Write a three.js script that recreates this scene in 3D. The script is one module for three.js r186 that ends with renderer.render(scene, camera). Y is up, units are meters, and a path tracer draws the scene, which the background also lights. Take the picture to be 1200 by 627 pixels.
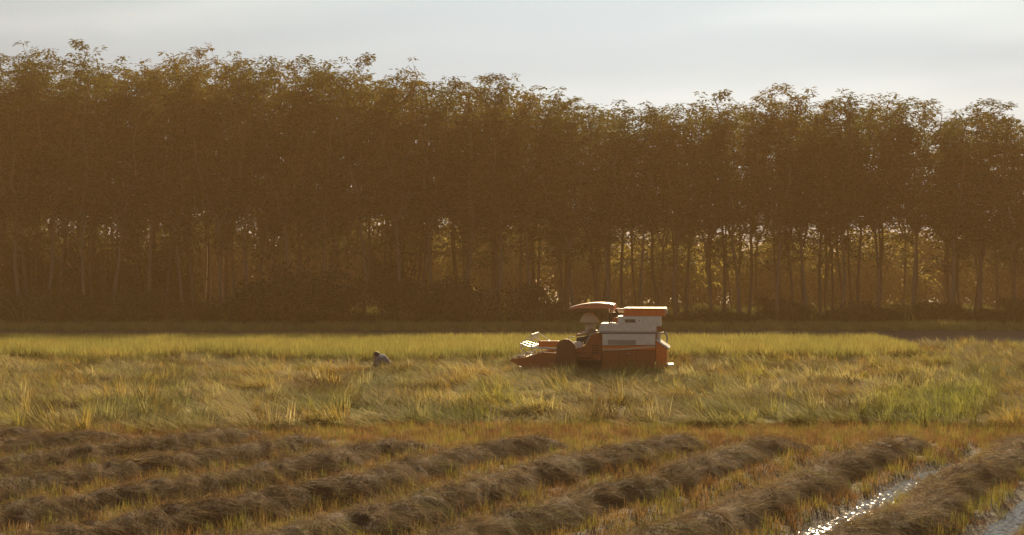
import * as THREE from 'three';
import { mergeGeometries } from 'three/addons/utils/BufferGeometryUtils.js';
import { RoundedBoxGeometry } from 'three/addons/geometries/RoundedBoxGeometry.js';
import { MarchingCubes } from 'three/addons/objects/MarchingCubes.js';
import { createNoise2D } from 'simplex-noise';

// ------------------------------------------------------------------ camera, sky, sun, exposure
const scene = new THREE.Scene();
const camera = new THREE.PerspectiveCamera(23.6, 1200 / 627, 0.1, 4000);
const EYE = 3.15;
camera.position.set(0, EYE, 0);
camera.rotation.x = THREE.MathUtils.degToRad(0.63);
camera.focus = 46;
camera.userData.fStop = 3.2;
scene.add(camera);

const renderer = new THREE.WebGLRenderer({ antialias: true });
renderer.toneMapping = THREE.LinearToneMapping;
renderer.toneMappingExposure = 2.1;
renderer.shadowMap.enabled = true;
renderer.shadowMap.type = THREE.PCFSoftShadowMap;

const SUN_AZ = THREE.MathUtils.degToRad(10), SUN_EL = THREE.MathUtils.degToRad(26);
const sunDir = new THREE.Vector3(Math.sin(SUN_AZ) * Math.cos(SUN_EL), Math.sin(SUN_EL), -Math.cos(SUN_AZ) * Math.cos(SUN_EL));
const sun = new THREE.DirectionalLight(new THREE.Color().setRGB(1, 0.75, 0.43), 5);
sun.name = 'sun';
sun.position.copy(sunDir).multiplyScalar(200).add(new THREE.Vector3(0, 0, -70));
sun.target.position.set(0, 0, -70);
sun.castShadow = true;
sun.shadow.mapSize.set(4096, 4096);
Object.assign(sun.shadow.camera, { left: -110, right: 110, top: 90, bottom: -90, near: 1, far: 500 });
sun.shadow.radius = 2.5;
scene.add(sun, sun.target);

const FOG_DENSITY = 0.0014;
scene.fog = new THREE.FogExp2(new THREE.Color().setRGB(1, 0.6, 0.26), FOG_DENSITY);

function rng(seed) { let a = seed >>> 0; return () => { a = (a + 0x6d2b79f5) | 0; let t = Math.imul(a ^ (a >>> 15), 1 | a); t = (t + Math.imul(t ^ (t >>> 7), 61 | t)) ^ t; return ((t ^ (t >>> 14)) >>> 0) / 4294967296; }; }
const noiseA = createNoise2D(rng(11)), noiseB = createNoise2D(rng(23)), noiseC = createNoise2D(rng(37));
const fbm = (n, x, y, o = 4) => { let s = 0, a = 0.5; for (let i = 0; i < o; i++) { s += a * n(x, y); x *= 2.03; y *= 2.03; a *= 0.5; } return s; };
const clamp = THREE.MathUtils.clamp, smooth = THREE.MathUtils.smoothstep, lerp = THREE.MathUtils.lerp;

{ // thin bright veil of high cloud, brighter towards the sun
  const W = 1024, H = 512, data = new Float32Array(W * H * 4), d = new THREE.Vector3();
  for (let j = 0; j < H; j++) for (let i = 0; i < W; i++) {
    const el = ((j + 0.5) / H - 0.5) * Math.PI, az = ((i + 0.5) / W - 0.5) * 2 * Math.PI;
    d.set(Math.cos(el) * Math.cos(az), Math.sin(el), Math.cos(el) * Math.sin(az));
    const c = clamp(d.dot(sunDir), -1, 1), ang = Math.acos(c);
    const up = Math.max(0, d.y), glow = Math.exp(-ang * ang / 0.30), wide = 0.5 + 0.5 * c;
    const px = d.x / (up + 0.1), pz = d.z / (up + 0.1), far = smooth(ang, 0.6, 2.2);
    const streak = fbm(noiseB, px * 0.28 + pz * 0.06, pz * 0.9 - px * 0.22, 5);
    const cloud = smooth(streak, -0.35, 0.55);
    const hz = Math.exp(-up * 4.5);
    let L = 0.085 + 0.16 * wide * wide * wide + 0.155 * hz * (0.25 + 0.75 * wide) + 0.25 * glow;
    L *= 0.80 + 0.2 * cloud;
    const blue = 1 - 0.55 * cloud;
    const o = (j * W + i) * 4;
    data[o] = L * (0.93 - 0.07 * blue + 0.05 * hz - 0.22 * far); data[o + 1] = L * (1.0 + 0.01 * blue - 0.05 * far); data[o + 2] = L * (0.935 + 0.12 * blue + 0.3 * far); data[o + 3] = 1;
  }
  const sky = new THREE.DataTexture(data, W, H, THREE.RGBAFormat, THREE.FloatType);
  sky.mapping = THREE.EquirectangularReflectionMapping; sky.magFilter = THREE.LinearFilter; sky.needsUpdate = true;
  scene.background = sky; scene.environment = sky;
  scene.backgroundIntensity = 1; scene.environmentIntensity = 1;
}

// ------------------------------------------------------------------ helpers
const V = (x, y, z) => new THREE.Vector3(x, y, z);
const taken = {};
function numbered(n) { const k = taken[n] = (taken[n] ?? -1) + 1; return k ? `${n}_${String(k).padStart(3, '0')}` : n; }
function mesh(name, geo, mat, parent) { const m = new THREE.Mesh(geo, mat); m.name = parent && parent !== scene ? name : numbered(name); (parent || scene).add(m); return m; }
function thing(name, label, category, [x, y, z] = [0, 0, 0], turn = 0, group) {
  const o = new THREE.Group(); o.name = numbered(name); o.position.set(x, y, z); o.rotation.y = turn;
  o.userData = { label, category }; if (group) o.userData.group = group; scene.add(o); return o;
}
const nth = (k) => ['first', 'second', 'third', 'fourth', 'fifth', 'sixth', 'seventh', 'eighth', 'ninth', 'tenth', 'eleventh', 'twelfth', 'thirteenth', 'fourteenth', 'fifteenth', 'sixteenth', 'seventeenth', 'eighteenth', 'nineteenth', 'twentieth', 'twenty first', 'twenty second'][k] ?? 'last';
const rgb = (r, g, b) => new THREE.Color().setRGB(r, g, b);
const std = (c, roughness = 0.8, extra = {}) => new THREE.MeshStandardMaterial({ color: c, roughness, side: THREE.DoubleSide, ...extra });
const leafy = (c, t = 0.45, extra = {}) => new THREE.MeshPhysicalMaterial({ color: c, roughness: 0.9, transmission: t, thickness: 0, side: THREE.DoubleSide, specularIntensity: 0.35, ...extra });
function plainTexture(w, h, fill, srgb = false) {
  const data = new Uint8Array(w * h * 4);
  for (let j = 0; j < h; j++) for (let i = 0; i < w; i++) { const c = fill(i, j), o = (j * w + i) * 4; data[o] = c[0]; data[o + 1] = c[1]; data[o + 2] = c[2]; data[o + 3] = 255; }
  const t = new THREE.DataTexture(data, w, h); t.magFilter = THREE.LinearFilter; t.minFilter = THREE.LinearMipmapLinearFilter; t.wrapS = t.wrapT = THREE.RepeatWrapping;
  if (srgb) t.colorSpace = THREE.SRGBColorSpace; t.needsUpdate = true; return t;
}
// noise that tiles: noise on a torus approximated by blending
function tiling(n, f, w, h) { return (i, j) => { const x = i / w, y = j / h, g = (a, b) => fbm(n, a * f, b * f, 4); return g(x, y) * (1 - x) * (1 - y) + g(x - 1, y) * x * (1 - y) + g(x, y - 1) * (1 - x) * y + g(x - 1, y - 1) * x * y; }; }
const soilTex = (() => { const n = tiling(noiseA, 9, 512, 512), m = tiling(noiseC, 40, 512, 512); return plainTexture(512, 512, (i, j) => { const v = clamp(190 + 110 * n(i, j) + 90 * m(i, j), 60, 255); return [v, v, v]; }, true); })();
const fibreTex = (() => {
  const W = 512, a = new Float32Array(W * W).fill(0.5), r = rng(5);
  for (let k = 0; k < 5200; k++) { const x = r() * W, y = r() * W, an = (r() - 0.5) * 1.1, L = 30 + r() * 90, v = r(); for (let s = 0; s < L; s++) { const i = (x + Math.cos(an) * s) | 0, j = (y + Math.sin(an) * s + 2 * Math.sin(s * 0.05 + k)) | 0; const o = ((j % W + W) % W) * W + ((i % W + W) % W); a[o] = a[o] * 0.35 + v * 0.65; } }
  return plainTexture(W, W, (i, j) => { const v = 110 + 140 * a[j * W + i]; return [v, v * 0.98, v * 0.95]; }, true);
})();
// geometry collector
class Build {
  constructor() { this.p = []; this.i = []; this.n = 0; this.c = null; }
  v(x, y, z) { this.p.push(x, y, z); return this.n++; }
  tri(a, b, c) { this.i.push(a, b, c); }
  quad(a, b, c, d) { this.i.push(a, b, c, a, c, d); }
  geo(normals = true) { const g = new THREE.BufferGeometry(); g.setAttribute('position', new THREE.Float32BufferAttribute(this.p, 3)); g.setIndex(this.i); if (normals) g.computeVertexNormals(); return g; }
}
function limb(b, pts, radii, sides = 6) { // tapered tube through points
  let prev = null; const up = V(0.3, 0.1, 1).normalize(), dir = V(), s = V(), t = V();
  pts.forEach((p, k) => {
    dir.copy(pts[Math.min(k + 1, pts.length - 1)]).sub(pts[Math.max(k - 1, 0)]).normalize();
    s.crossVectors(dir, Math.abs(dir.dot(up)) > 0.95 ? V(1, 0, 0) : up).normalize(); t.crossVectors(dir, s);
    const ring = [];
    for (let a = 0; a < sides; a++) { const c = Math.cos(a / sides * 2 * Math.PI) * radii[k], q = Math.sin(a / sides * 2 * Math.PI) * radii[k]; ring.push(b.v(p.x + s.x * c + t.x * q, p.y + s.y * c + t.y * q, p.z + s.z * c + t.z * q)); }
    if (prev) for (let a = 0; a < sides; a++) b.quad(prev[a], prev[(a + 1) % sides], ring[(a + 1) % sides], ring[a]);
    prev = ring;
  });
}
const tube = (pts, r, sides = 6) => { const b = new Build(); limb(b, pts, pts.map(() => r), sides); return b.geo(); };
const flat = (g) => g.index ? g.toNonIndexed() : g;
const merged = (list) => { const l = list.map((g) => { const q = flat(g); for (const k of Object.keys(q.attributes)) if (k !== 'position' && k !== 'normal') q.deleteAttribute(k); return q; }); return mergeGeometries(l); };
const box = (x0, x1, y0, y1, z0, z1, r = 0.015) => { const g = new RoundedBoxGeometry(x1 - x0, y1 - y0, z1 - z0, 2, Math.min(r, (x1 - x0) / 2.1, (y1 - y0) / 2.1, (z1 - z0) / 2.1)); g.translate((x0 + x1) / 2, (y0 + y1) / 2, (z0 + z1) / 2); return g; };
const slab = (outline, z0, z1, bevel = 0.012) => { const s = new THREE.Shape(outline.map(([x, y]) => new THREE.Vector2(x, y))); const g = new THREE.ExtrudeGeometry(s, { depth: z1 - z0 - 2 * bevel, bevelEnabled: bevel > 0, bevelThickness: bevel, bevelSize: bevel, bevelOffset: -bevel, bevelSegments: 2 }); g.translate(0, 0, z0 + bevel); return g; };

// ------------------------------------------------------------------ field layout (d = metres ahead of the viewpoint, z = -d)
const TH = THREE.MathUtils.degToRad(32), CT = Math.cos(TH), ST = Math.sin(TH);
const rowOf = (x, d) => x * CT - d * ST, alongOf = (x, d) => x * ST + d * CT;
const P0 = -10.2, DP = 1.94;
const rowEnd = (p) => 24.3 + 1.6 * smooth(-p, 13, 20) + 0.7 * noiseA(p * 2.1, 3.3);
const stubbleEdge = (x) => 26.6 + 0.5 * noiseA(x * 0.4, 1) + 0.9 * smooth(x, -4, -10);   // where the lodged rice begins
function groundY(x, d) {
  let y = 0.05 * fbm(noiseB, x * 0.25, d * 0.25, 3) + 0.03 * fbm(noiseC, x * 1.7, d * 1.7, 3);
  if (d > 62) y *= 1 - smooth(d, 62, 70) * 0.6;
  const p = rowOf(x, d), inRows = smooth(rowEnd(p) + 0.6 - d, 0, 1.4) * smooth(d, 6, 9);
  if (inRows > 0) {
    const k = (p - P0) / DP, f = Math.abs(k - Math.round(k)) * 2;      // 1 in the middle of a furrow
    const wet = smooth(p, -13, -6);
    y += inRows * (0.05 * (1 - f) - (0.05 + 0.09 * wet) * smooth(f, 0.45, 0.95) + 0.025 * fbm(noiseA, x * 5, d * 5, 2));
  }
  return y;
}
// ground: one sheet, finer near the foreground rows
{
  const xs = [], ds = [];
  const add = (arr, a, b, s) => { for (let v = a; v < b - 1e-6; v += s) arr.push(v); };
  add(xs, -900, -100, 80); add(xs, -100, -30, 5); add(xs, -30, -13, 0.8); add(xs, -13, 13, 0.1); add(xs, 13, 30, 0.8); add(xs, 30, 100, 5); add(xs, 100, 901, 80);
  add(ds, -120, 4, 12); add(ds, 4, 13, 0.8); add(ds, 13, 28, 0.09); add(ds, 28, 70, 0.5); add(ds, 70, 200, 4); add(ds, 200, 1500, 100);
  const b = new Build(), col = [], uv = [], c = rgb(0, 0, 0);
  const mud = rgb(0.052, 0.034, 0.02), dry = rgb(0.085, 0.05, 0.026), grass = rgb(0.07, 0.06, 0.022), dirt = rgb(0.06, 0.038, 0.02);
  for (const d of ds) for (const x of xs) {
    b.v(x, groundY(x, d), -d); uv.push(x / 1.7, d / 1.7);
    const n = fbm(noiseA, x * 0.5, d * 0.5, 3) * 0.5 + 0.5;
    if (d < 28) c.copy(mud).lerp(dry, clamp(n * 1.3 - 0.25 * smooth(x, -2, 6), 0, 1)); else if (d < 61) c.copy(dirt).lerp(grass, n); else if (d < 79) c.copy(dirt).multiplyScalar(0.75 + 0.4 * n); else c.copy(grass).lerp(dirt, n * 0.6);
    col.push(c.r, c.g, c.b);
  }
  const w = xs.length;
  for (let j = 0; j + 1 < ds.length; j++) for (let i = 0; i + 1 < w; i++) b.quad(j * w + i, j * w + i + 1, (j + 1) * w + i + 1, (j + 1) * w + i);
  const g = b.geo(); g.setAttribute('color', new THREE.Float32BufferAttribute(col, 3)); g.setAttribute('uv', new THREE.Float32BufferAttribute(uv, 2));
  const m = mesh('field_ground', g, new THREE.MeshStandardMaterial({ vertexColors: true, map: soilTex, bumpMap: soilTex, bumpScale: 0.03, roughness: 0.85 }));
  m.userData = { kind: 'structure', label: 'flat muddy paddy field ground running back under the forest', category: 'ground' };
}

// ------------------------------------------------------------------ plants: blade clumps
function blade(b, r, o) { // a bent tapering blade; o: base x,z, azimuth, lean, length, width, curl
  const { x, z, az, lean, len, wid, curl, seg = 3, y = 0 } = o; let px = x, py = y, pz = z, a = lean;
  const ca = Math.cos(az), sa = Math.sin(az), L = len / seg; let A, B;
  for (let k = 0; k <= seg; k++) {
    const w = wid * (k === 0 ? 0.8 : 1 - 0.92 * Math.pow(k / seg, 1.6)) / 2;
    const n1 = b.v(px - sa * w, py, pz + ca * w), n2 = b.v(px + sa * w, py, pz - ca * w);
    if (k) b.quad(A, B, n2, n1); A = n1; B = n2;
    px += Math.sin(a) * ca * L; pz += Math.sin(a) * sa * L; py += Math.cos(a) * L; a += curl / seg;
  }
}
function clump(seed, n, spread, f) { const r = rng(seed), b = new Build(); for (let i = 0; i < n; i++) { const q = Math.sqrt(r()) * spread, t = r() * 6.283; blade(b, r, { x: q * Math.cos(t), z: q * Math.sin(t), ...f(r) }); } return b.geo(); }
function scatter(name, geo, mat, list, parent, info) { // list: [x,y,z, turn, sx, sy, color, tiltX]
  const m = new THREE.InstancedMesh(geo, mat, list.length), M = new THREE.Matrix4(), q = new THREE.Quaternion(), e = new THREE.Euler();
  list.forEach(([x, y, z, turn, sx, sy, c, tx = 0, tz = 0], k) => { e.set(tx, turn, tz, 'YXZ'); q.setFromEuler(e); M.compose(V(x, y, z), q, V(sx, sy, sx)); m.setMatrixAt(k, M); m.setColorAt(k, c); });
  m.name = parent ? name : numbered(name); m.userData = { kind: 'stuff', ...info }; (parent || scene).add(m); return m;
}
const halfW = (d) => 0.4 * d + 2.5;
const BL = leafy(0xffffff, 0.5, { specularIntensity: 0.15 });

// lodged rice: middle of the field
{
  const r = rng(101), variants = 4;
  const lodged = [...Array(variants)].map((_, k) => clump(200 + k, 26, 0.2, (r) => ({ az: (r() - 0.5) * 1.6, lean: 0.55 + r() * 0.8, len: 0.45 + r() * 0.4, wid: 0.013 + r() * 0.014, curl: 0.4 + r() * 0.8 })));
  const tuft = [...Array(variants)].map((_, k) => clump(300 + k, 24, 0.15, (r) => ({ az: r() * 6.283, lean: r() * 0.35, len: 0.4 + r() * 0.35, wid: 0.016 + r() * 0.014, curl: 0.1 + r() * 0.6 })));
  const L = lodged.map(() => []), T = tuft.map(() => []), c = rgb(0, 0, 0);
  const green = rgb(0.25, 0.27, 0.055), gold = rgb(0.42, 0.31, 0.075), straw = rgb(0.5, 0.43, 0.21), brown = rgb(0.2, 0.115, 0.045);
  for (let d = 25.5; d < 62; d += 0.19) {
    const w = halfW(d), n = Math.round(2 * w / 0.19);
    for (let i = 0; i < n; i++) {
      const x = -w + 2 * w * (i + r()) / n, dd = d + (r() - 0.5) * 0.3;
      if (dd < stubbleEdge(x) + 0.4 * (r() - 0.5)) continue;
      const standing = smooth(dd, 47.5 + 2.5 * noiseA(x * 0.11, 7), 49.5 + 2.5 * noiseA(x * 0.11, 7)) * (1 - smooth(x - 0.12 * (dd - 40), 13, 17));
      if (standing > 0.5 && r() < 0.1) continue;
      const hv = fbm(noiseB, x * 0.42 + 5, dd * 0.62, 3), hv2 = fbm(noiseC, x * 0.9, dd * 1.3, 2);
      const bare = hv < -0.2 + 0.2 * hv2;
      if (standing < 0.5 && bare && r() < 0.82) continue;
      const dirn = 2.7 + 1.7 * fbm(noiseA, x * 0.16, dd * 0.2, 2) * 2 + (r() - 0.5) * 0.9;
      // colour: patches of ripe gold, pale straw and green regrowth
      const gv = fbm(noiseC, x * 0.2 + 9, dd * 0.35, 3), sv = fbm(noiseA, x * 0.33 - 4, dd * 0.5, 3);
      c.copy(gold).lerp(straw, smooth(sv + 0.35 * (r() - 0.5), -0.2, 0.35)).lerp(green, smooth(gv, -0.3, 0.4) * 0.68).lerp(brown, smooth(-sv, 0.1, 0.42) * 0.75);
      const edge = 7.2 + (dd - 27) * 0.42, patch = smooth(x, edge - 1, edge + 0.8) * (1 - smooth(x, edge + 2.2, edge + 3.4)) * (1 - smooth(dd, 33, 40));
      if (patch > 0) c.lerp(green, 0.75 * patch);
      if (standing > 0.5) c.copy(green).lerp(gold, clamp(0.3 + 0.6 * gv + 0.5 * sv, 0, 0.9)).lerp(straw, 0.2);
      c.multiplyScalar(0.6 + 0.65 * r());
      const y = groundY(x, dd) - 0.02, k = (r() * variants) | 0;
      if (standing > 0.5) T[k].push([x, y, -dd, r() * 6.283, 1, 0.98 + 0.2 * r(), c.clone()]);
      else {
        const hump = clamp(0.7 + 1.15 * hv + 0.75 * hv2, 0.25, 1.7);
        if (hv2 > 0.3 && r() < 0.35 || (patch > 0.5 && r() < 0.15)) T[k].push([x, y, -dd, r() * 6.283, 0.9, (0.5 + 0.4 * r()) * (0.75 + 0.35 * hump), c.clone(), 0.25 * (r() - 0.5), 0.4 * (r() - 0.5)]);
        else L[k].push([x, y, -dd, dirn, 0.85 + 0.3 * r(), hump * (0.8 + 0.4 * r()), c.clone()]);
      }
    }
  }
  lodged.forEach((g, k) => scatter('lodged_rice', g, BL, L[k], null, { label: 'flattened golden rice stalks covering the middle of the field', category: 'rice', group: 'lodged rice' }));
  tuft.forEach((g, k) => scatter('standing_rice', g, BL, T[k], null, { label: 'upright yellow green rice standing in tufts and in the far strip', category: 'rice', group: 'standing rice' }));
}
// verge grass before the forest, in its shade
{
  const r = rng(404), g = clump(41, 22, 0.25, (r) => ({ az: r() * 6.283, lean: r() * 0.5, len: 0.3 + r() * 0.35, wid: 0.022, curl: 0.3 + r() * 0.6 })), list = [];
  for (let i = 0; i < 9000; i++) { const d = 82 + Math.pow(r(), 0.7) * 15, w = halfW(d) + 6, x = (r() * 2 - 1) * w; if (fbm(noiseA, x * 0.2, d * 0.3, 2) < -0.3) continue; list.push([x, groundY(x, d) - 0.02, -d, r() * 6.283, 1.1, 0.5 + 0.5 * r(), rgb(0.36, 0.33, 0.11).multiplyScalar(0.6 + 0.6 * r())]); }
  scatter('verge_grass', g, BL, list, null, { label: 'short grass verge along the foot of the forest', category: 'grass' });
}
// stubble between the rows and before the lodged rice
{
  const r = rng(505), c = rgb(0, 0, 0);
  const vs = [0, 1, 2].map((k) => clump(520 + k, 30, 0.12, (r) => ({ az: r() * 6.283, lean: r() * 0.6, len: 0.08 + r() * 0.15, wid: 0.005 + r() * 0.005, curl: r() * 0.6 })));
  const sh = clump(540, 22, 0.09, (r) => ({ az: r() * 6.283, lean: r() * 0.5, len: 0.09 + r() * 0.16, wid: 0.006 + r() * 0.004, curl: 0.1 + r() * 0.5 }));
  const L = vs.map(() => []), S = [];
  for (let d = 13.5; d < 28.4; d += 0.145) {
    const w = halfW(d), n = Math.round(2 * w / 0.145);
    for (let i = 0; i < n; i++) {
      const x = -w + 2 * w * (i + r()) / n, dd = d + (r() - 0.5) * 0.17, p = rowOf(x, dd), k = (p - P0) / DP, f = Math.abs(k - Math.round(k)) * 2, rows = dd < rowEnd(p);
      if (dd > stubbleEdge(x) + 0.7) continue;
      if (rows && f < 0.4) continue;
      const wet = rows ? smooth(p, -9.5, -6) * smooth(f, 0.7, 0.95) : 0;
      if (r() < wet * 0.93 || (rows && p > -6.2 && f > 0.62 && dd < 22.5 && r() < 0.9)) continue;
      const gv = fbm(noiseB, x * 0.6, dd * 0.6, 3);
      c.setRGB(0.23, 0.125, 0.05).lerp(rgb(0.36, 0.25, 0.09), clamp(0.4 + gv, 0, 1)).multiplyScalar(0.6 + 0.6 * r());
      if (r() < 0.24 + 0.5 * gv + 0.25 * smooth(p, -8, -2)) { c.setRGB(0.2, 0.21, 0.045).lerp(rgb(0.36, 0.27, 0.06), r() * 0.7); S.push([x, groundY(x, dd) - 0.01, -dd, r() * 6.283, 1, 0.7 + 0.7 * r(), c.clone()]); }
      else L[(r() * 3) | 0].push([x, groundY(x, dd) - 0.01, -dd, r() * 6.283, 1, 0.5 + 0.7 * r(), c.clone()]);
    }
  }
  vs.forEach((g, k) => scatter('rice_stubble', g, BL, L[k], null, { label: 'short brown rice stubble on the ground around the straw rows', category: 'stubble', group: 'rice stubble' }));
  scatter('rice_regrowth', sh, BL, S, null, { label: 'thin green rice shoots sprouting between the straw rows', category: 'rice shoots' });
}
// ------------------------------------------------------------------ straw rows
{
  const order = ['farthest left of the straw rows, a low one by the rice', 'second straw row from the far left, low and dark', 'third straw row from the far left corner', 'fourth straw row from the far left corner', 'fifth straw row from the far left, running out of the bottom left corner', 'middle straw row that leaves the picture left of centre', 'long straw row pointing at the harvester from the bottom centre', 'straw row just right of bottom centre', 'straw row on the left bank of the shiny water furrow', 'grassy straw row between the two water furrows', 'straw row at the bottom right corner beyond the water'];
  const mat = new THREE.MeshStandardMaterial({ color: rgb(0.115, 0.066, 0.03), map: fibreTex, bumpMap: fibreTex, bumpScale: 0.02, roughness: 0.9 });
  const sb = leafy(0xffffff, 0.3, { specularIntensity: 0.08 });
  const strawGeos = [0, 1, 2].map((k) => clump(700 + k, 12, 0.14, (r) => ({ az: (r() - 0.5) * 1.1, lean: 1.43 + r() * 0.16, len: 0.1 + r() * 0.22, wid: 0.0035 + r() * 0.004, curl: r() * 0.3, y: 0.003 + r() * 0.014, seg: 2 })));
  order.forEach((label, n) => {
    const p0 = P0 + DP * (n - 6), r = rng(800 + n), seed = n * 7.7;
    const t0 = (13 + p0 * ST) / CT, t1 = (rowEnd(p0) + p0 * ST) / CT;
    const bend = (t) => 0.22 * noiseA(t * 0.16, seed) + 0.07 * noiseB(t * 0.6, seed);
    const H = (t) => (0.205 + 0.02 * noiseB(t * 0.45, seed + 2) + 0.02 * noiseA(t * 0.9, seed)) * smooth(t, t0 - 0.2, t0 + 0.3) * Math.sqrt(smooth(t1 - t, 0, 1.2));
    const half = (t) => 0.52 + 0.08 * noiseC(t * 0.5, seed);
    const top = (s, t) => { // s across, -1..1
      const q = Math.max(0, 1 - s * s), prof = Math.pow(q, 0.75);
      const ph = t * 1.55 + s * 0.75 + 0.5 * noiseA(t * 0.8, s * 0.9 + seed), fr = ph - Math.floor(ph), id = Math.floor(ph);
      const lobe = 0.085 * (Math.pow(fr, 0.7) * (fr < 0.86 ? 1 : (1 - fr) / 0.14)) * (0.5 + 0.8 * (noiseB(id * 3.1, seed) * 0.5 + 0.5));
      return prof * (H(t) + lobe * 1.1) + q * (0.03 * fbm(noiseC, t * 2.2, s * 1.4 + seed, 3) + 0.012 * noiseA(t * 7, s * 5 + seed)) - 0.06 * (1 - q);
    };
    const at = (s, t) => { const p = p0 + bend(t) + s * half(t), x = p * CT + t * ST, d = -p * ST + t * CT; return V(x, groundY(x, d) * 0.5 + top(s, t) + 0.01, -d); };
    const row = thing('straw_windrow', label, 'straw row', [0, 0, 0], 0, 'straw rows in the foreground');
    const b = new Build(), uv = [], NS = 26, step = 0.07, NT = Math.max(2, Math.round((t1 - t0) / step));
    for (let j = 0; j <= NT; j++) for (let i = 0; i <= NS; i++) { const s = -1 + 2 * i / NS, t = t0 + (t1 - t0) * j / NT, q = at(s, t); b.v(q.x, q.y, q.z); uv.push(s * 0.6 + 0.25 * t, t * 0.9); }
    for (let j = 0; j < NT; j++) for (let i = 0; i < NS; i++) { const a = j * (NS + 1) + i; b.quad(a, a + 1, a + NS + 2, a + NS + 1); }
    const g = b.geo(); g.setAttribute('uv', new THREE.Float32BufferAttribute(uv, 2));
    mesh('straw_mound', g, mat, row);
    const L = strawGeos.map(() => []), c = rgb(0, 0, 0), count = Math.round((t1 - t0) * 210);
    for (let i = 0; i < count; i++) {
      const s = (r() * 2 - 1) * 0.97, t = t0 + r() * (t1 - t0), q = at(s, t);
      if (Math.abs(q.x) > halfW(-q.z) + 1) continue;
      const e = 0.04, qs = at(s + e, t).sub(q), qt = at(s, t + e).sub(q);
      // lay the straw on the slope: combed down the side and back along the row
      const az = (s > 0 ? -TH : Math.PI - TH) + 0.9 * (s > 0 ? 1 : -1) * (0.5 + noiseA(t * 0.9, seed)) + (r() - 0.5) * 0.8;
      const nrm = qs.cross(qt).normalize(); if (nrm.y < 0) nrm.negate();
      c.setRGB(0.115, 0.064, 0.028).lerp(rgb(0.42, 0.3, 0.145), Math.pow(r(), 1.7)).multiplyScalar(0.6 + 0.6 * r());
      if (noiseC(t * 0.5, seed + 4) > 0.35 && r() < 0.14) c.setRGB(0.2, 0.2, 0.05);
      L[i % 3].push({ q, nrm, az, sc: 0.8 + 0.5 * r(), c: c.clone() });
    }
    strawGeos.forEach((sg, k) => {
      const list = L[k], m = new THREE.InstancedMesh(sg, sb, list.length), M = new THREE.Matrix4(), A = new THREE.Quaternion(), B = new THREE.Quaternion();
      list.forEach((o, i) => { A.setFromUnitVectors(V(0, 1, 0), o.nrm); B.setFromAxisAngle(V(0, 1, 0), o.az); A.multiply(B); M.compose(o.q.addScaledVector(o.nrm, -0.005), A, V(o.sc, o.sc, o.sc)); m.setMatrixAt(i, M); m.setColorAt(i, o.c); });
      m.name = 'loose_straw'; m.userData = { kind: 'stuff' }; row.add(m);
    });
  });
}
// water standing in the furrows on the right
{
  const wm = new THREE.MeshPhysicalMaterial({ color: rgb(0.03, 0.022, 0.014), roughness: 0.1, ior: 1.33, specularIntensity: 1 });
  [[-5.35, 'long shiny strip of water in the furrow left of the grassy row', 13, 21.8], [-3.4, 'strip of water in the furrow by the bottom right corner', 13, 23.5], [-7.3, 'small broken puddles in the furrow right of bottom centre', 13, 17.6], [-9.25, 'tiny puddles in the furrow left of bottom centre', 13, 17]].forEach(([p0, label, d0, d1], n) => {
    const t0 = (d0 + p0 * ST) / CT, t1 = (d1 + p0 * ST) / CT, b = new Build(), NS = 36, NT = Math.round((t1 - t0) / 0.022), level = [-0.078, -0.08, -0.122, -0.128][n];
    for (let j = 0; j <= NT; j++) for (let i = 0; i <= NS; i++) { const t = t0 + (t1 - t0) * j / NT, p = p0 - 0.4 + 0.8 * i / NS, x = p * CT + t * ST, d = -p * ST + t * CT; b.v(x, level + 0.007 * noiseA(x * 6, d * 9) + 0.0055 * noiseB(x * 14, d * 17), -d); }
    for (let j = 0; j < NT; j++) for (let i = 0; i < NS; i++) { const a = j * (NS + 1) + i; b.quad(a, a + 1, a + NS + 2, a + NS + 1); }
    const m = mesh('furrow_water', b.geo(), wm); m.userData = { kind: 'structure', label, category: 'water' };
  });
}

// ------------------------------------------------------------------ forest
const barkTex = (() => { const n = tiling(noiseA, 6, 256, 256), m = tiling(noiseB, 26, 256, 256); return plainTexture(256, 256, (i, j) => { const v = clamp(175 + 120 * n(i, j * 0.5) + 70 * m(i, j), 50, 255); return [v, v * 0.98, v * 0.95]; }, true); })();
const bark = std(rgb(0.19, 0.15, 0.105), 0.95);
const leafMats = [leafy(rgb(0.085, 0.095, 0.02), 0.55), leafy(rgb(0.095, 0.095, 0.022), 0.55), leafy(rgb(0.055, 0.075, 0.018), 0.55), leafy(rgb(0.14, 0.11, 0.022), 0.55)];
function leaflet(b, p, dir, side, L, W) { // pointed oval, folded a little along its rib
  const a = b.v(p.x, p.y, p.z), t = b.v(p.x + dir.x * L, p.y + dir.y * L - L * 0.12, p.z + dir.z * L), m = 0.5 * L;
  const l = b.v(p.x + dir.x * m + side.x * W, p.y + dir.y * m + 0.02, p.z + dir.z * m + side.z * W), q = b.v(p.x + dir.x * m - side.x * W, p.y + dir.y * m + 0.02, p.z + dir.z * m - side.z * W);
  b.tri(a, l, t); b.tri(a, t, q);
}
const _d = V(), _s = V(), _q = V();
function spray(b, r, p, n, size) { // a whorl of drooping leaflets
  for (let k = 0; k < n; k++) {
    const a = r() * 6.283, dn = -0.75 + r() * 1.0;
    _d.set(Math.cos(a), dn, Math.sin(a)).normalize(); _s.set(-Math.sin(a), 0, Math.cos(a));
    _q.copy(p).addScaledVector(_d, 0.05 + r() * 0.22 * size / 0.24);
    const L = size * (0.7 + 0.6 * r()); leaflet(b, _q, _d, _s, L, L * 0.21);
  }
}
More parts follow.
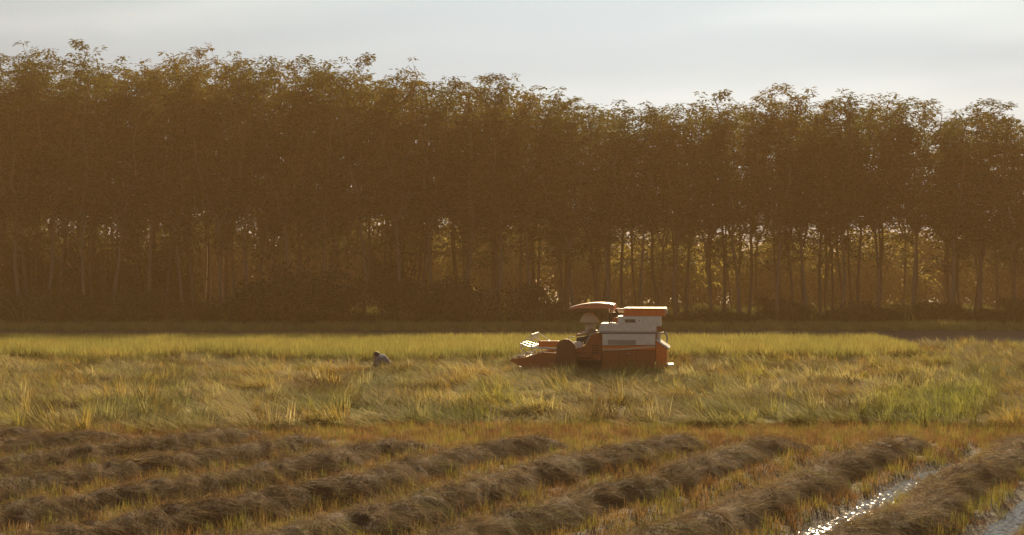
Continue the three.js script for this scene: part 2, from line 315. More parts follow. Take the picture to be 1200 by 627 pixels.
// each variant is 18 m tall
function treeShape(seed, dense) {
  const r = rng(seed), T = new Build(), C = new Build(), B = new Build();
  const lean = V((r() - 0.5) * 0.8, 0, (r() - 0.5) * 0.8), forkY = 5.6 + r() * 2.4;
  const spine = (y) => V(lean.x * y / 9 + 0.1 * Math.sin(y * 0.7 + seed), y, lean.z * y / 9 + 0.1 * Math.cos(y * 0.55 + seed));
  const tp = [], tr = [];
  for (let k = 0; k <= 9; k++) { const y = -0.3 + (forkY + 0.3) * k / 9; tp.push(spine(y)); tr.push(0.115 * (1 - 0.38 * k / 9) + (k === 0 ? 0.06 : 0)); }
  limb(T, tp, tr, 8);
  const tips = [];
  const nl = 3 + (r() * 2 | 0), a0 = r() * 6.283;
  for (let k = 0; k < nl; k++) {
    const a = a0 + k / nl * 6.283 + (r() - 0.5) * 0.7, out = 1.1 + r() * 1.7, H = 14.8 + r() * 2.6 - (k === 0 ? -0.6 : 0), pts = [], rad = [], base = spine(forkY - 0.05);
    for (let j = 0; j <= 8; j++) { const u = j / 8; pts.push(V(base.x + Math.cos(a) * out * Math.pow(u, 0.75) + 0.15 * Math.sin(j * 1.7 + k), base.y + (H - base.y) * u, base.z + Math.sin(a) * out * Math.pow(u, 0.75) + 0.15 * Math.cos(j * 1.3 + k))); rad.push(0.085 * (1 - 0.86 * u) + 0.008); }
    limb(B, pts, rad, 6);
    for (let j = 1; j <= 8; j++) for (let m = 0; m < (dense ? 5 : 3); m++) { // twigs
      const u = (j - r()) / 8, at = pts[0].clone().lerp(pts[8], 0); const f = u * 8, i0 = Math.min(7, f | 0); at.copy(pts[i0]).lerp(pts[i0 + 1], f - i0);
      const ta = r() * 6.283, up = 0.15 + 0.9 * r() + (u > 0.85 ? 0.7 : 0), len = (0.55 + 1.35 * r()) * (1.15 - 0.45 * u), dir = V(Math.cos(ta), up, Math.sin(ta)).normalize(), e = at.clone().addScaledVector(dir, len);
      limb(B, [at, at.clone().lerp(e, 0.5).add(V(0, -0.05, 0)), e], [0.02, 0.014, 0.006], 3);
      tips.push([e, dir, len]);
    }
  }
  // lower side shoots on the bole
  for (let k = 0; k < 5; k++) { const y = 4 + r() * (forkY - 4), at = spine(y), a = r() * 6.283, e = at.clone().add(V(Math.cos(a) * (0.5 + r()), 0.4 + r() * 0.7, Math.sin(a) * (0.5 + r()))); limb(B, [at, e], [0.02, 0.007], 3); tips.push([e, V(Math.cos(a), 0.5, Math.sin(a)).normalize(), 0.9]); }
  const per = dense ? 6 : 5, size = dense ? 0.27 : 0.34;
  for (const [e, dir, len] of tips) for (let k = 0; k < per; k++) {
    const q = e.clone().addScaledVector(dir, -len * r() * 0.75).add(V((r() - 0.5) * 0.75, (r() - 0.5) * 0.65, (r() - 0.5) * 0.75));
    if (k < 2) q.copy(e).add(V((r() - 0.5) * 0.15, r() * 0.2, (r() - 0.5) * 0.15));
    spray(C, r, q, dense ? 7 : 6, size);
  }
  return { trunk: T.geo(), branches: B.geo(), crown: C.geo() };
}
const topAt = (u) => { // height of the forest's skyline along its front, u = -1..1 across the frame
  const k = [[-1.5, 20], [-1, 19.6], [-0.93, 20.3], [-0.75, 19.4], [-0.66, 20.2], [-0.58, 20.8], [-0.48, 19.6], [-0.42, 19.0], [-0.33, 19.8], [-0.2, 18.8], [-0.08, 18.2], [0.03, 18.9], [0.16, 17.8], [0.28, 17.1], [0.36, 18.0], [0.46, 18.4], [0.58, 17.9], [0.7, 18.2], [0.8, 17.4], [0.9, 17.3], [1, 15.9], [1.5, 15.5]];
  for (let i = 0; i + 1 < k.length; i++) if (u <= k[i + 1][0]) return lerp(k[i][1], k[i + 1][1], (u - k[i][0]) / (k[i + 1][0] - k[i][0])); return 15.5;
};
{
  const r = rng(909), front = [1, 2, 3, 4, 5, 6].map((k) => treeShape(1000 + k * 13, true)), back = [1, 2, 3, 4].map((k) => treeShape(2000 + k * 17, false));
  const make = (s, m) => { const o = new THREE.Group(); mesh('trunk', s.trunk, bark, o); mesh('branches', s.branches, bark, o); mesh('crown', s.crown, m, o); return o; };
  const protos = [front, back].map((set) => set.map((s, i) => leafMats.map((m) => make(s, m))));
  const plan = [];
  for (let row = 0; row < 6; row++) {
    const d = 94.5 + row * 5.2, w = 0.4 * d + 4 + row, gap = row < 2 ? 2.55 : 3.1;
    for (let x = -w; x < w; x += gap) {
      const X = x + (r() - 0.5) * 0.9, D = d + (r() - 0.5) * 1.6, u = X / (0.4 * D);
      if (row > 1 && u > 0.2 && r() < 0.55) continue;                  // the belt is thinner on the right
      plan.push([row, X, D, u]);
    }
  }
  const rowsOfTrees = ['front row', 'second row', 'third row', 'fourth row', 'fifth row', 'back row'];
  const inView = plan.filter(([row, , , u]) => row === 0 && Math.abs(u) < 1).sort((a, b) => a[3] - b[3]);
  for (const item of plan) {
    const [row, x, d, u] = item, at = inView.indexOf(item), mid = inView.length / 2;
    const src = protos[row < 2 ? 0 : 1], pick = src[(r() * src.length) | 0][(r() * 4) | 0], o = pick.clone();
    const h = (topAt(u) - 0.2 - 1.15 * smooth(u, -0.35, 0.05) + (r() - 0.5) * 0.8) * (row === 0 ? 0.985 : 0.97 + 0.05 * r()) + (d - 94.5) * 0.10;
    o.scale.set(1.1 + 0.35 * r(), h / 17.4, 1.1 + 0.35 * r()); o.position.set(x, groundY(x, d), -d); o.rotation.y = r() * 6.283;
    o.name = numbered('rubber_tree');
    o.userData = { label: at >= 0 ? (at < mid ? `front row rubber tree, ${nth(at)} trunk from the left edge of the picture` : `front row rubber tree, ${nth(inView.length - 1 - at)} trunk from the right edge of the picture`) : row === 0 ? 'front row rubber tree just beyond the side of the picture' : `tall slender rubber tree in the ${rowsOfTrees[row]} of the plantation, behind the front trunks`, category: 'tree', group: `rubber trees in the ${rowsOfTrees[row]}` };
    scene.add(o);
  }
}
// bushes
function bushShape(seed, n, size, squash) {
  const r = rng(seed), S = new Build(), C = new Build(); // about 1 m radius, 1 m tall dome
  for (let k = 0; k < 9; k++) { const a = r() * 6.283, o = 0.25 + 0.6 * r(), e = V(Math.cos(a) * o, 0.55 + 0.4 * r() * (1 - o * 0.4), Math.sin(a) * o); limb(S, [V(Math.cos(a) * 0.06, -0.05, Math.sin(a) * 0.06), e.clone().multiplyScalar(0.5).add(V(0, 0.12, 0)), e], [0.022, 0.014, 0.004], 4); }
  const lobes = [...Array(9)].map(() => { const a = r() * 6.283, o = Math.sqrt(r()) * 0.7; return [V(Math.cos(a) * o, 0.25 + 0.55 * r() * (1 - 0.4 * o), Math.sin(a) * o), 0.25 + 0.2 * r()]; });
  for (let k = 0; k < n; k++) { const [c, R] = lobes[(r() * lobes.length) | 0], d = V(r() - 0.5, r() - 0.5, r() - 0.5).normalize(), q = c.clone().addScaledVector(d, R * Math.pow(r(), 0.4)); if (q.y < 0.02) q.y = 0.02 + r() * 0.2; spray(C, r, q, 4, size); }
  return { stems: S.geo(), foliage: C.geo() };
}
{
  const r = rng(77), shapes = [bushShape(61, 900, 0.075), bushShape(62, 900, 0.085), bushShape(63, 700, 0.1), bushShape(64, 800, 0.07)];
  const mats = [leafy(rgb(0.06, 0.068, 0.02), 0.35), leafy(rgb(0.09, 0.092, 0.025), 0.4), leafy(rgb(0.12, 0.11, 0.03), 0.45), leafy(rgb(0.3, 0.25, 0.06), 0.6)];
  const put = (px, d, rad, h, m, label, group) => {
    const x = (px - 600) / 1500 * d, s = shapes[(r() * shapes.length) | 0], o = thing('bush', label, 'bush', [x, groundY(x, d) - 0.03, -d], r() * 6.283, group);
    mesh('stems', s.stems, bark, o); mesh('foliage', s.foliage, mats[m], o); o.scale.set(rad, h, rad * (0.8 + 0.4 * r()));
  };
  const list = [[345, 92, 4.4, 5.6, 0, 'biggest dark rounded bush at the forest edge, left of the bent worker'], [300, 93, 2.8, 3.6, 0, 'dark bush at the left side of the biggest rounded bush'], [400, 92.5, 2.6, 4.0, 0, 'dark bush at the right side of the biggest rounded bush'], [480, 92, 3.0, 3.6, 0, 'dark wide bush at the forest edge above the bent worker'], [560, 91.5, 3.4, 4.4, 0, 'dark tall bush at the forest edge left of the harvester'], [620, 92, 2.6, 3.4, 0, 'dark bush at the forest edge behind the harvester reel'],
    [30, 91, 3.0, 3.2, 1, 'leafy bush at the forest edge in the far left corner'], [95, 92, 2.6, 2.6, 0, 'second bush from the left along the forest edge'], [160, 91, 3.0, 3.0, 1, 'bush third from the left along the forest edge'], [225, 92, 2.4, 2.2, 0, 'low bush left of the biggest rounded bush'], [120, 100, 3.4, 8.0, 2, 'tall pale leaved shrub among the trunks at the left'], [40, 101, 3.0, 8.5, 2, 'tall yellowish shrub between trunks at the left edge'], [190, 103, 3.2, 6.5, 2, 'tall shrub between trunks above the low bushes at the left'], [460, 101, 2.6, 5.5, 1, 'shrub growing between trunks above the bent worker']];
  for (const a of list) put(...a);
  for (let k = 0; k < 22; k++) put(655 + k * 28 + (r() - 0.5) * 16, 92 + r() * 4, 1.3 + r() * 1.1, 1.1 + r() * 1.2, r() < 0.6 ? 0 : 1, `low bush at the forest foot, ${nth(k)} along from the harvester to the right`, 'low bushes at the forest foot');
  for (let k = 0; k < 44; k++) put(-60 + k * 31 + (r() - 0.5) * 30, 142 + r() * 22, 5.2 + r() * 2.2, (k > 23 ? 8 : 11) + r() * 4, k > 16 && k < 36 ? 3 : 2, 'bush beyond the plantation, pale leaf colour of the middle ones stands for sunlight, glimpsed between the trunks', 'bushes beyond the plantation');  // middle bushes get paler leaves to paint in the sunlit gaps
}
// ground cover under the trees and sunny grass beyond them
{
  const r = rng(606), g = clump(61, 20, 0.5, (r) => ({ az: r() * 6.283, lean: r() * 0.6, len: 0.4 + r() * 0.6, wid: 0.06, curl: 0.3 + r() * 0.8 })), list = [];
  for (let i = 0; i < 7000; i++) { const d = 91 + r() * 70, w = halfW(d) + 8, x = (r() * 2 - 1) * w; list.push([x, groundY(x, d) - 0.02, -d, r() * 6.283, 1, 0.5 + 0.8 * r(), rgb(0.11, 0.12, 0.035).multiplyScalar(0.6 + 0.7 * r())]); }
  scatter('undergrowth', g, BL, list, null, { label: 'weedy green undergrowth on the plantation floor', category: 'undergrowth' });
}

// ------------------------------------------------------------------ people: one smooth surface from tapered bones
function bodyGeo(bones, cell, k = 0.035) { // bones: [a, b, ra, rb]
  const lo = V(1e9, 1e9, 1e9), hi = V(-1e9, -1e9, -1e9);
  for (const [a, b, ra, rb] of bones) { const R = Math.max(ra, rb) + 0.05; for (const q of [a, b]) { lo.min(V(q[0] - R, q[1] - R, q[2] - R)); hi.max(V(q[0] + R, q[1] + R, q[2] + R)); } }
  const c = lo.clone().add(hi).multiplyScalar(0.5), half = Math.max(hi.x - lo.x, hi.y - lo.y, hi.z - lo.z) / 2, N = Math.min(110, Math.ceil(2 * half / cell) + 2);
  const mc = new MarchingCubes(N, new THREE.MeshStandardMaterial(), false, false, 90000); mc.isolation = 0;
  const P = V(), A = V(), B = V();
  for (let z = 0; z < N; z++) for (let y = 0; y < N; y++) for (let x = 0; x < N; x++) {
    P.set(c.x + (x - N / 2) / (N / 2) * half, c.y + (y - N / 2) / (N / 2) * half, c.z + (z - N / 2) / (N / 2) * half);
    let s = 0;
    for (const [a, b, ra, rb] of bones) { A.set(P.x - a[0], P.y - a[1], P.z - a[2]); B.set(b[0] - a[0], b[1] - a[1], b[2] - a[2]); const t = clamp(A.dot(B) / Math.max(B.lengthSq(), 1e-9), 0, 1), dist = A.addScaledVector(B, -t).length() - lerp(ra, rb, t); s += Math.exp(-dist / k); }
    mc.field[(z * N + y) * N + x] = s > 0 ? k * Math.log(s) : -5;
  }
  mc.update();
  const n = mc.count, g = new THREE.BufferGeometry();
  g.setAttribute('position', new THREE.BufferAttribute(mc.positionArray.slice(0, n * 3), 3)); g.setAttribute('normal', new THREE.BufferAttribute(mc.normalArray.slice(0, n * 3), 3));
  g.scale(half, half, half); g.translate(c.x, c.y, c.z); return g;
}
function fingers(h, dir, down, side, sc = 1) { // palm and five bent fingers from wrist h
  const out = [], at = (f, s, d) => [h[0] + dir[0] * f + side[0] * s + down[0] * d, h[1] + dir[1] * f + side[1] * s + down[1] * d, h[2] + dir[2] * f + side[2] * s + down[2] * d];
  out.push([at(0, 0, 0), at(0.08 * sc, 0, 0.005), 0.03, 0.038]);
  [[-0.03, 0.075], [-0.01, 0.085], [0.011, 0.08], [0.031, 0.062]].forEach(([s, L]) => { out.push([at(0.085, s, 0.005), at(0.085 + L * 0.5, s, 0.02), 0.0095, 0.009], [at(0.085 + L * 0.5, s, 0.02), at(0.085 + L * 0.75, s, 0.05), 0.009, 0.008]); });
  out.push([at(0.02, -0.035, 0.005), at(0.065, -0.062, 0.025), 0.012, 0.0095]);
  return out;
}
const skin = std(rgb(0.32, 0.19, 0.11), 0.6), hair = std(rgb(0.016, 0.012, 0.01), 0.6);

{ // worker bent double in the rice, seen from behind and the side, facing left
  const D = 44.2, X = (449 - 600) / 1500 * D;
  const o = thing('person', 'person in grey blue shirt bent low picking in the rice, left of the harvester', 'person', [X, groundY(X, D) - 0.16, -D], 0.35);
  const hipL = [0.14, 0.42, 0.1], hipR = [0.14, 0.42, -0.1], pel = [0.13, 0.45, 0], chest = [-0.08, 0.62, 0], neck = [-0.16, 0.69, 0], shL = [-0.14, 0.64, 0.17], shR = [-0.14, 0.64, -0.17];
  const elL = [-0.24, 0.39, 0.23], elR = [-0.26, 0.39, -0.22], haL = [-0.36, 0.18, 0.13], haR = [-0.37, 0.18, -0.12], knL = [-0.12, 0.36, 0.2], knR = [-0.12, 0.36, -0.2], anL = [0.06, 0.02, 0.13], anR = [0.06, 0.02, -0.13];
  const body = [[neck, [-0.21, 0.76, 0], 0.05, 0.05], [elL, haL, 0.042, 0.03], [elR, haR, 0.042, 0.03], [knL, anL, 0.06, 0.045], [knR, anR, 0.06, 0.045], [anL, [-0.1, -0.02, 0.15], 0.045, 0.035], [anR, [-0.1, -0.02, -0.15], 0.045, 0.035], [[-0.24, 0.785, 0], [-0.285, 0.76, 0], 0.088, 0.07], ...fingers(haL, [-0.5, -0.8, 0], [0, -0.4, -0.9], [0.5, 0, 0.85]), ...fingers(haR, [-0.5, -0.8, 0], [0, -0.4, 0.9], [0.5, 0, -0.85])];
  mesh('body', bodyGeo(body, 0.011, 0.012), skin, o);
  mesh('shirt', bodyGeo([[pel, chest, 0.185, 0.195], [chest, neck, 0.18, 0.08], [shL, chest, 0.1, 0.15], [shR, chest, 0.1, 0.15], [shL, elL, 0.085, 0.06], [shR, elR, 0.085, 0.06]], 0.014, 0.03), std(rgb(0.12, 0.13, 0.165), 0.9), o);
  mesh('trousers', bodyGeo([[hipL, hipR, 0.165, 0.165], [hipL, knL, 0.125, 0.085], [hipR, knR, 0.125, 0.085], [knL, anL, 0.085, 0.07], [knR, anR, 0.085, 0.07]], 0.014, 0.03), std(rgb(0.075, 0.062, 0.055), 0.9), o);
  mesh('hair', bodyGeo([[[-0.225, 0.81, 0], [-0.24, 0.815, 0], 0.098, 0.09], [[-0.19, 0.775, 0], [-0.2, 0.785, 0], 0.075, 0.075]], 0.012, 0.02), hair, o);
}

// ------------------------------------------------------------------ combine harvester (front to the left, near side +z)
{
  const D = 43.5, X = (700 - 600) / 1500 * D;
  const h = thing('combine_harvester', 'orange and white crawler combine harvester working in the middle of the rice', 'harvester', [X, groundY(X, D), -D + 0.0], THREE.MathUtils.degToRad(-8));
  const dustTex = (() => { const n = tiling(noiseC, 5, 256, 256), m = tiling(noiseB, 34, 256, 256); return plainTexture(256, 256, (i, j) => { const v = clamp(236 + 24 * n(i, j) + 16 * m(i, j), 150, 255); return [v, v * 0.97, v * 0.92]; }, true); })();
  const orange = new THREE.MeshPhysicalMaterial({ map: dustTex, color: rgb(0.76, 0.2, 0.03), roughness: 0.38, clearcoat: 0.35, clearcoatRoughness: 0.3, side: THREE.DoubleSide });
  const white = new THREE.MeshPhysicalMaterial({ map: dustTex, color: rgb(0.78, 0.82, 0.84), roughness: 0.35, clearcoat: 0.4, clearcoatRoughness: 0.25, side: THREE.DoubleSide });
  const darkOrange = std(rgb(0.36, 0.13, 0.045), 0.7, { map: dustTex }), dark = std(rgb(0.035, 0.028, 0.022), 0.6), grey = std(rgb(0.3, 0.3, 0.28), 0.5, { metalness: 0.4 }), pale = std(rgb(0.55, 0.5, 0.4), 0.5), rubber = std(rgb(0.022, 0.02, 0.018), 0.85), steel = std(rgb(0.62, 0.62, 0.6), 0.3, { metalness: 0.8 });  // brown-orange: shade on the lower orange panels is mixed into the colour
  const Z = 0.95;
  // undercarriage
  for (const s of [-1, 1]) {
    const tr = mesh('crawler_track', slab([[-1.15, 0.12], [-0.95, 0], [1.35, 0], [1.65, 0.2], [1.6, 0.42], [1.4, 0.5], [-0.9, 0.5], [-1.15, 0.36]], s > 0 ? 0.42 : -0.87, s > 0 ? 0.87 : -0.42, 0.03), rubber, h);
    const lug = new THREE.BoxGeometry(0.05, 0.05, 0.44); for (let k = 0; k < 14; k++) { const m = mesh('track_lug', lug, rubber, tr); m.position.set(-0.88 + k * 0.17, -0.02, s * 0.645); }
    for (let k = 0; k < 5; k++) { const w = new THREE.CylinderGeometry(0.12, 0.12, 0.06, 20); w.rotateX(Math.PI / 2); mesh('road_wheel', w, darkOrange, tr).position.set(-0.75 + k * 0.5, 0.17, s * 0.89); }
  }
  mesh('chassis', box(-0.75, 2.0, 0.5, 0.62, -0.9, 0.9), dark, h);
  // threshing body: near side covers
  mesh('threshing_body', box(0.1, 2.0, 0.6, 1.46, -0.92, 0.88, 0.04), darkOrange, h);
  const side = mesh('lower_side_cover', slab([[0.22, 0.2], [1.96, 0.2], [1.96, 0.83], [0.22, 0.83]], 0.88, 0.93), darkOrange, h);
  mesh('cover_rib', box(0.3, 1.9, 0.55, 0.575, 0.925, 0.94), darkOrange, side);
  mesh('cover_latch', box(1.05, 1.15, 0.74, 0.78, 0.925, 0.95), grey, side);
  for (const x of [0.78, 1.36]) mesh('cover_seam', box(x, x + 0.014, 0.22, 0.82, 0.926, 0.938, 0.003), dark, side);
  for (let k = 0; k < 6; k++) mesh('grille_slat', box(-0.12, 0.12, 0.72 + k * 0.06, 0.745 + k * 0.06, 0.895, 0.915, 0.004), dark, h);
  mesh('hydraulic_hose', tube([V(-0.7, 0.75, 0.93), V(-0.55, 0.62, 0.95), V(-0.3, 0.6, 0.94), V(-0.1, 0.66, 0.93)], 0.016, 8), dark, h);
  const panel = mesh('white_side_panel', slab([[0.23, 1.02], [1.98, 1.05], [1.98, 1.41], [0.23, 1.41]], 0.88, 0.945, 0.02), white, h);
  mesh('lettering_band', box(0.42, 1.34, 1.06, 1.215, 0.94, 0.952, 0.005), std(rgb(0.27, 0.27, 0.26), 0.5), panel);
  mesh('orange_trim', slab([[0.23, 0.85], [1.98, 0.9], [1.98, 1.035], [0.23, 1.005]], 0.88, 0.94, 0.01), orange, h);
  mesh('pale_stripe', slab([[0.24, 0.86], [0.9, 0.88], [1.96, 0.985], [1.96, 1.025], [0.9, 0.93], [0.24, 0.9]], 0.936, 0.947, 0.003), pale, h);
  mesh('seam_rail', box(0.12, 2.02, 1.425, 1.475, 0.9, 0.935, 0.01), grey, h);
  // grain tank
  const tank = mesh('grain_tank', slab([[0.1, 1.48], [2.02, 1.48], [2.02, 1.66], [2.16, 1.68], [2.16, 2.0], [0.74, 2.0], [0.74, 1.75], [0.16, 1.75]], -0.6, 0.92, 0.025), white, h);
  mesh('tank_window', box(0.98, 1.33, 1.79, 1.9, 0.91, 0.926, 0.01), std(rgb(0.11, 0.085, 0.06), 0.25), tank);
  mesh('window_bolt', box(1.44, 1.47, 1.84, 1.87, 0.915, 0.93, 0.004), dark, tank);
  mesh('tank_lid', slab([[0.9, 2.0], [2.3, 2.0], [2.3, 2.2], [2.18, 2.25], [0.98, 2.25]], -0.55, 0.86, 0.025), orange, h);
  mesh('lid_rim_highlight', box(0.94, 2.34, 2.247, 2.275, -0.58, 0.89, 0.01), white, h);  // white strip paints in the sunlit top edge of the lid
  mesh('lid_bracket', box(2.3, 2.38, 2.08, 2.24, 0.6, 0.8, 0.01), pale, h);
  // unloading auger and pipes
  mesh('auger_column', tube([V(2.08, 0.95, 0.75), V(2.08, 2.05, 0.75)], 0.075, 14), pale, h);
  mesh('auger_gearbox', box(2.0, 2.2, 1.5, 1.66, 0.66, 0.86, 0.03), darkOrange, h);
  mesh('auger_tube', tube([V(2.1, 2.1, -0.7), V(0.62, 2.16, -0.72), V(0.35, 2.13, -0.72)], 0.075, 14), pale, h);
  mesh('rear_pipe', tube([V(2.16, 1.42, 0.5), V(2.3, 1.45, 0.55), V(2.36, 1.3, 0.55), V(2.34, 1.12, 0.5)], 0.035, 10), grey, h);
  mesh('exhaust_pipe', tube([V(0.68, 1.7, 0.1), V(0.68, 2.1, 0.1), V(0.62, 2.2, 0.1)], 0.045, 12), dark, h);
  mesh('air_cleaner', (() => { const g = new THREE.CylinderGeometry(0.1, 0.1, 0.16, 18); g.translate(0.52, 2.02, -0.25); return g; })(), dark, h);
  mesh('tank_fitting', box(0.55, 0.72, 1.78, 1.95, 0.35, 0.55, 0.02), orange, h);
  // rear: straw chute
  const rear = mesh('rear_cover', slab([[1.99, 0.22], [2.36, 0.26], [2.36, 0.92], [2.0, 1.2]], -0.7, 0.9, 0.02), orange, h);
  mesh('chute_plate', slab([[1.98, 1.215], [2.02, 1.25], [2.45, 0.95], [2.42, 0.9]], -0.72, 0.93, 0.01), white, h);
  mesh('rear_step', box(2.3, 2.58, 0.36, 0.42, 0.2, 0.88, 0.015), white, h);
  mesh('step_bracket', box(2.25, 2.34, 0.25, 0.36, 0.3, 0.8, 0.01), dark, h);
  // operator's station
  mesh('engine_cover', slab([[-0.55, 0.5], [0.2, 0.5], [0.2, 1.44], [0.0, 1.44], [-0.16, 1.36], [-0.28, 1.15], [-0.38, 0.98], [-0.7, 0.9], [-0.7, 0.6]], 0.1, 0.9, 0.03), darkOrange, h);
  mesh('fender_highlight', tube([V(0.14, 1.45, 0.91), V(0.0, 1.45, 0.91), V(-0.16, 1.38, 0.91), V(-0.27, 1.2, 0.91), V(-0.33, 1.02, 0.91)], 0.014, 6), pale, h);  // pale tube draws the highlight along the fender curve
  mesh('platform', box(-1.05, -0.2, 0.72, 0.8, -0.2, 0.9, 0.02), dark, h);
  mesh('seat', box(-0.42, -0.02, 1.05, 1.16, 0.2, 0.66, 0.05), dark, h);
  mesh('seat_back', box(-0.06, 0.05, 1.12, 1.52, 0.2, 0.66, 0.05), dark, h);
  const con = mesh('control_console', slab([[-0.78, 0.8], [-0.5, 0.8], [-0.42, 1.08], [-0.55, 1.16], [-0.8, 1.1]], 0.05, 0.7, 0.03), white, h);
  mesh('control_lever', tube([V(-0.6, 1.12, 0.3), V(-0.56, 1.32, 0.3)], 0.014, 8), dark, con);
  mesh('control_lever', tube([V(-0.62, 1.12, 0.5), V(-0.6, 1.28, 0.52)], 0.012, 8), dark, con);
  mesh('hand_rail', tube([V(-0.95, 0.8, 0.86), V(-0.95, 1.2, 0.86), V(-0.85, 1.3, 0.86), V(-0.7, 1.3, 0.86)], 0.016, 8), steel, h);
  // canopy: a shallow curved roof
  { const b = new Build(), x0 = -0.88, x1 = 0.62, NX = 16, NZ = 10, rise = (x) => 2.26 + 0.11 * (x - x0) / (x1 - x0) + 0.1 * (1 - Math.pow((x - (x0 + x1) / 2) / 0.75, 2)), th = 0.16; const ids = [];
    for (const y of [0, -1]) for (let i = 0; i <= NX; i++) for (let j = 0; j <= NZ; j++) { const x = x0 + (x1 - x0) * i / NX, z = -0.45 + 1.3 * j / NZ, cz = 0.06 * (1 - Math.pow((z - 0.2) / 0.65, 2)), tp = th * Math.min(1, 0.25 + 1.6 * i / NX); ids.push(b.v(x, rise(x) + cz * 0.6 + (y ? -tp * (0.55 + 0.45 * Math.pow(Math.abs((z - 0.2) / 0.65), 6)) : 0), z)); }
    const n = (NX + 1) * (NZ + 1), at = (k, i, j) => k * n + i * (NZ + 1) + j;
    for (let k = 0; k < 2; k++) for (let i = 0; i < NX; i++) for (let j = 0; j < NZ; j++) b.quad(at(k, i, j), at(k, i, j + 1), at(k, i + 1, j + 1), at(k, i + 1, j));
    for (let i = 0; i < NX; i++) for (const j of [0, NZ]) b.quad(at(0, i, j), at(0, i + 1, j), at(1, i + 1, j), at(1, i, j));
    for (let j = 0; j < NZ; j++) for (const i of [0, NX]) b.quad(at(0, i, j), at(0, i, j + 1), at(1, i, j + 1), at(1, i, j));
    const g = b.geo().toNonIndexed(); g.computeVertexNormals();
    const cn = mesh('canopy', g, std(rgb(0.62, 0.24, 0.12), 0.5), h);
    const rim = []; for (let i = 0; i <= NX; i++) { const x = x0 + (x1 - x0) * i / NX; rim.push(V(x, rise(x) + 0.006, 0.855)); }
    mesh('canopy_edge_highlight', tube(rim, 0.018, 6), white, cn); }  // white tube stands in for sun catching the canopy rim
  for (const [x, z] of [[0.5, 0.7], [0.5, -0.3]]) mesh('canopy_post', tube([V(0.42, 1.45, z), V(x, 2.28, z)], 0.022, 8), dark, h);
  // feeder and header
  mesh('feeder_house', slab([[-1.45, 0.3], [-0.5, 0.62], [-0.5, 1.02], [-1.4, 0.72]], -0.5, 0.12, 0.02), darkOrange, h);
  mesh('header_floor', slab([[-2.55, 0.26], [-1.15, 0.2], [-1.15, 0.26], [-2.55, 0.31]], -0.98, 0.98, 0.005), steel, h);
  mesh('header_back', box(-1.28, -1.2, 0.22, 0.86, -0.98, 0.98, 0.02), orange, h);
  for (const s of [1, -1]) {
    const z = s * 1.0;
    const dv = mesh('crop_divider', slab([[-2.86, 0.5], [-2.6, 0.36], [-2.15, 0.2], [-1.2, 0.18], [-1.15, 0.75], [-1.75, 0.8], [-2.3, 0.62], [-2.8, 0.57]], z - 0.03, z + 0.03, 0.012), darkOrange, h);
    mesh('divider_point', tube([V(-2.8, 0.56, z), V(-2.55, 0.68, z), V(-2.35, 0.66, z)], 0.018, 6), steel, dv);
  }
  const cheek = []; for (let k = 0; k <= 12; k++) { const a = Math.PI * (1 - k / 12); cheek.push([-0.98 + 0.31 * Math.cos(a), 0.92 + 0.32 * Math.sin(a)]); } cheek.push([-0.6, 0.25], [-1.34, 0.22]);
  mesh('header_drive_shield', slab(cheek, 0.86, 1.06, 0.03), std(rgb(0.16, 0.07, 0.03), 0.7), h);
  const scr = new THREE.CylinderGeometry(0.13, 0.13, 1.9, 18); scr.rotateX(Math.PI / 2); scr.translate(-1.5, 0.48, 0);
  const sc = mesh('header_auger', scr, steel, h);
  { const b = new Build(); let A, B; for (let k = 0; k <= 120; k++) { const a = k / 120 * Math.PI * 10, z = -0.93 + 1.86 * k / 120, n1 = b.v(-1.5 + 0.12 * Math.cos(a), 0.48 + 0.12 * Math.sin(a), z), n2 = b.v(-1.5 + 0.23 * Math.cos(a), 0.48 + 0.23 * Math.sin(a), z); if (k) b.quad(A, B, n2, n1); A = n1; B = n2; } mesh('auger_flight', b.geo(), steel, sc); }
  mesh('orange_arm_cover', box(-1.9, -1.2, 0.96, 1.17, 0.82, 0.96, 0.03), orange, h);
  mesh('reel_arm', tube([V(-1.1, 0.9, 0.99), V(-1.7, 0.93, 1.0), V(-2.15, 0.95, 1.0)], 0.03, 8), steel, h);
  mesh('reel_arm', tube([V(-1.1, 0.9, -0.99), V(-2.15, 0.95, -1.0)], 0.03, 8), steel, h);
  { // reel: axle, end spiders and five bats with tines
    const cx = -2.12, cy = 0.95, R = 0.42, reel = mesh('reel', tube([V(cx, cy, -0.95), V(cx, cy, 0.95)], 0.035, 10), steel, h);
    for (let k = 0; k < 5; k++) {
      const a = 0.35 + k / 5 * 2 * Math.PI, x = cx + R * Math.cos(a), y = cy + R * Math.sin(a);
      mesh('reel_bat', tube([V(x, y, -0.92), V(x, y, 0.92)], 0.022, 8), white, reel);
      for (const z of [-0.9, 0, 0.9]) { mesh('reel_spoke', tube([V(cx, cy, z), V(x, y, z)], 0.013, 6), white, reel); const a2 = 0.35 + (k + 1) / 5 * 2 * Math.PI; if (z) mesh('reel_ring', tube([V(x, y, z), V(cx + R * Math.cos(a2), cy + R * Math.sin(a2), z)], 0.013, 6), white, reel); }
      mesh('reel_tines', merged([...Array(14)].map((_, i) => tube([V(x, y, -0.85 + i * 0.13), V(x - 0.03, y - 0.2, -0.85 + i * 0.13)], 0.005, 4))), steel, reel);
    }
  }
  // ---- operator, in the harvester's own frame
  const op = thing('person', 'operator in a wide sun hat sitting at the harvester controls under its canopy', 'person', [0, 0, 0]);
  op.position.copy(h.position); op.rotation.y = h.rotation.y;
  const zc = 0.43, pel = [-0.2, 1.24, zc], chest = [-0.2, 1.58, zc], neck = [-0.22, 1.72, zc], head = [-0.24, 1.86, zc];
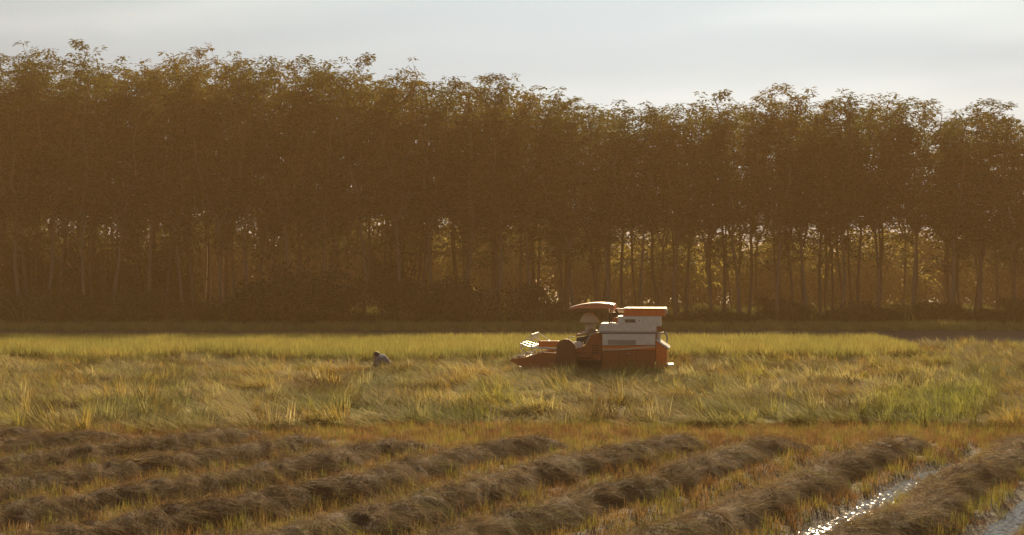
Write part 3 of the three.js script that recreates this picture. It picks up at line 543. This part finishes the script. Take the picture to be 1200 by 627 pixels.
  const sh = (s) => [-0.2, 1.62, zc + s * 0.17], el = (s) => [-0.36, 1.42, zc + s * 0.22], ha = (s) => [-0.54, 1.36, zc + s * 0.12], hip = (s) => [-0.2, 1.22, zc + s * 0.09], kn = (s) => [-0.58, 1.2, zc + s * 0.12], an = (s) => [-0.62, 0.86, zc + s * 0.12];
  const bones = [[neck, chest, 0.052, 0.06], [neck, head, 0.052, 0.06], [head, [-0.25, 1.9, zc], 0.088, 0.09], [[-0.29, 1.83, zc], [-0.3, 1.82, zc], 0.05, 0.045], [[-0.335, 1.855, zc], [-0.342, 1.84, zc], 0.014, 0.016]];
  for (const s of [1, -1]) bones.push([el(s), ha(s), 0.043, 0.03], ...fingers(ha(s), [-0.85, 0, 0], [0, -1, 0], [0, 0, s]), [an(s), [-0.8, 0.84, zc + s * 0.13], 0.045, 0.036]);
  mesh('body', bodyGeo(bones, 0.012, 0.012), skin, op);
  const sb = [[pel, chest, 0.15, 0.165], [chest, neck, 0.12, 0.075]]; for (const s of [1, -1]) sb.push([sh(s), chest, 0.085, 0.12], [sh(s), el(s), 0.075, 0.058], [el(s), [-0.5, 1.37, zc + s * 0.14], 0.056, 0.046]);
  mesh('shirt', bodyGeo(sb, 0.014, 0.028), std(rgb(0.42, 0.36, 0.27), 0.9), op);
  const tb = []; for (const s of [1, -1]) tb.push([pel, hip(s), 0.13, 0.13], [hip(s), kn(s), 0.11, 0.075], [kn(s), an(s), 0.075, 0.055]);
  mesh('trousers', bodyGeo(tb, 0.014, 0.025), std(rgb(0.06, 0.055, 0.06), 0.9), op);
  const hat = mesh('sun_hat', new THREE.LatheGeometry([[0.0, 0.17], [0.07, 0.165], [0.13, 0.145], [0.2, 0.095], [0.26, 0.02], [0.3, -0.07], [0.325, -0.15], [0.318, -0.152], [0.29, -0.06], [0.24, 0.02], [0.18, 0.08], [0.1, 0.125]].map(([x, y]) => new THREE.Vector2(x, y)), 32), std(rgb(0.48, 0.39, 0.25), 0.9), op);
  hat.position.set(-0.24, 1.93, zc);
  mesh('neck_cloth', bodyGeo([[[-0.13, 1.86, zc], [-0.12, 1.7, zc], 0.09, 0.11], [[-0.2, 1.83, zc + 0.09], [-0.18, 1.7, zc + 0.1], 0.05, 0.07], [[-0.2, 1.83, zc - 0.09], [-0.18, 1.7, zc - 0.1], 0.05, 0.07]], 0.014, 0.03), std(rgb(0.46, 0.42, 0.33), 0.9), op);
}

// ------------------------------------------------------------------ shadows on for everything
scene.traverse((o) => { if (o.isMesh) { o.castShadow = true; o.receiveShadow = true; } });
renderer.render(scene, camera);
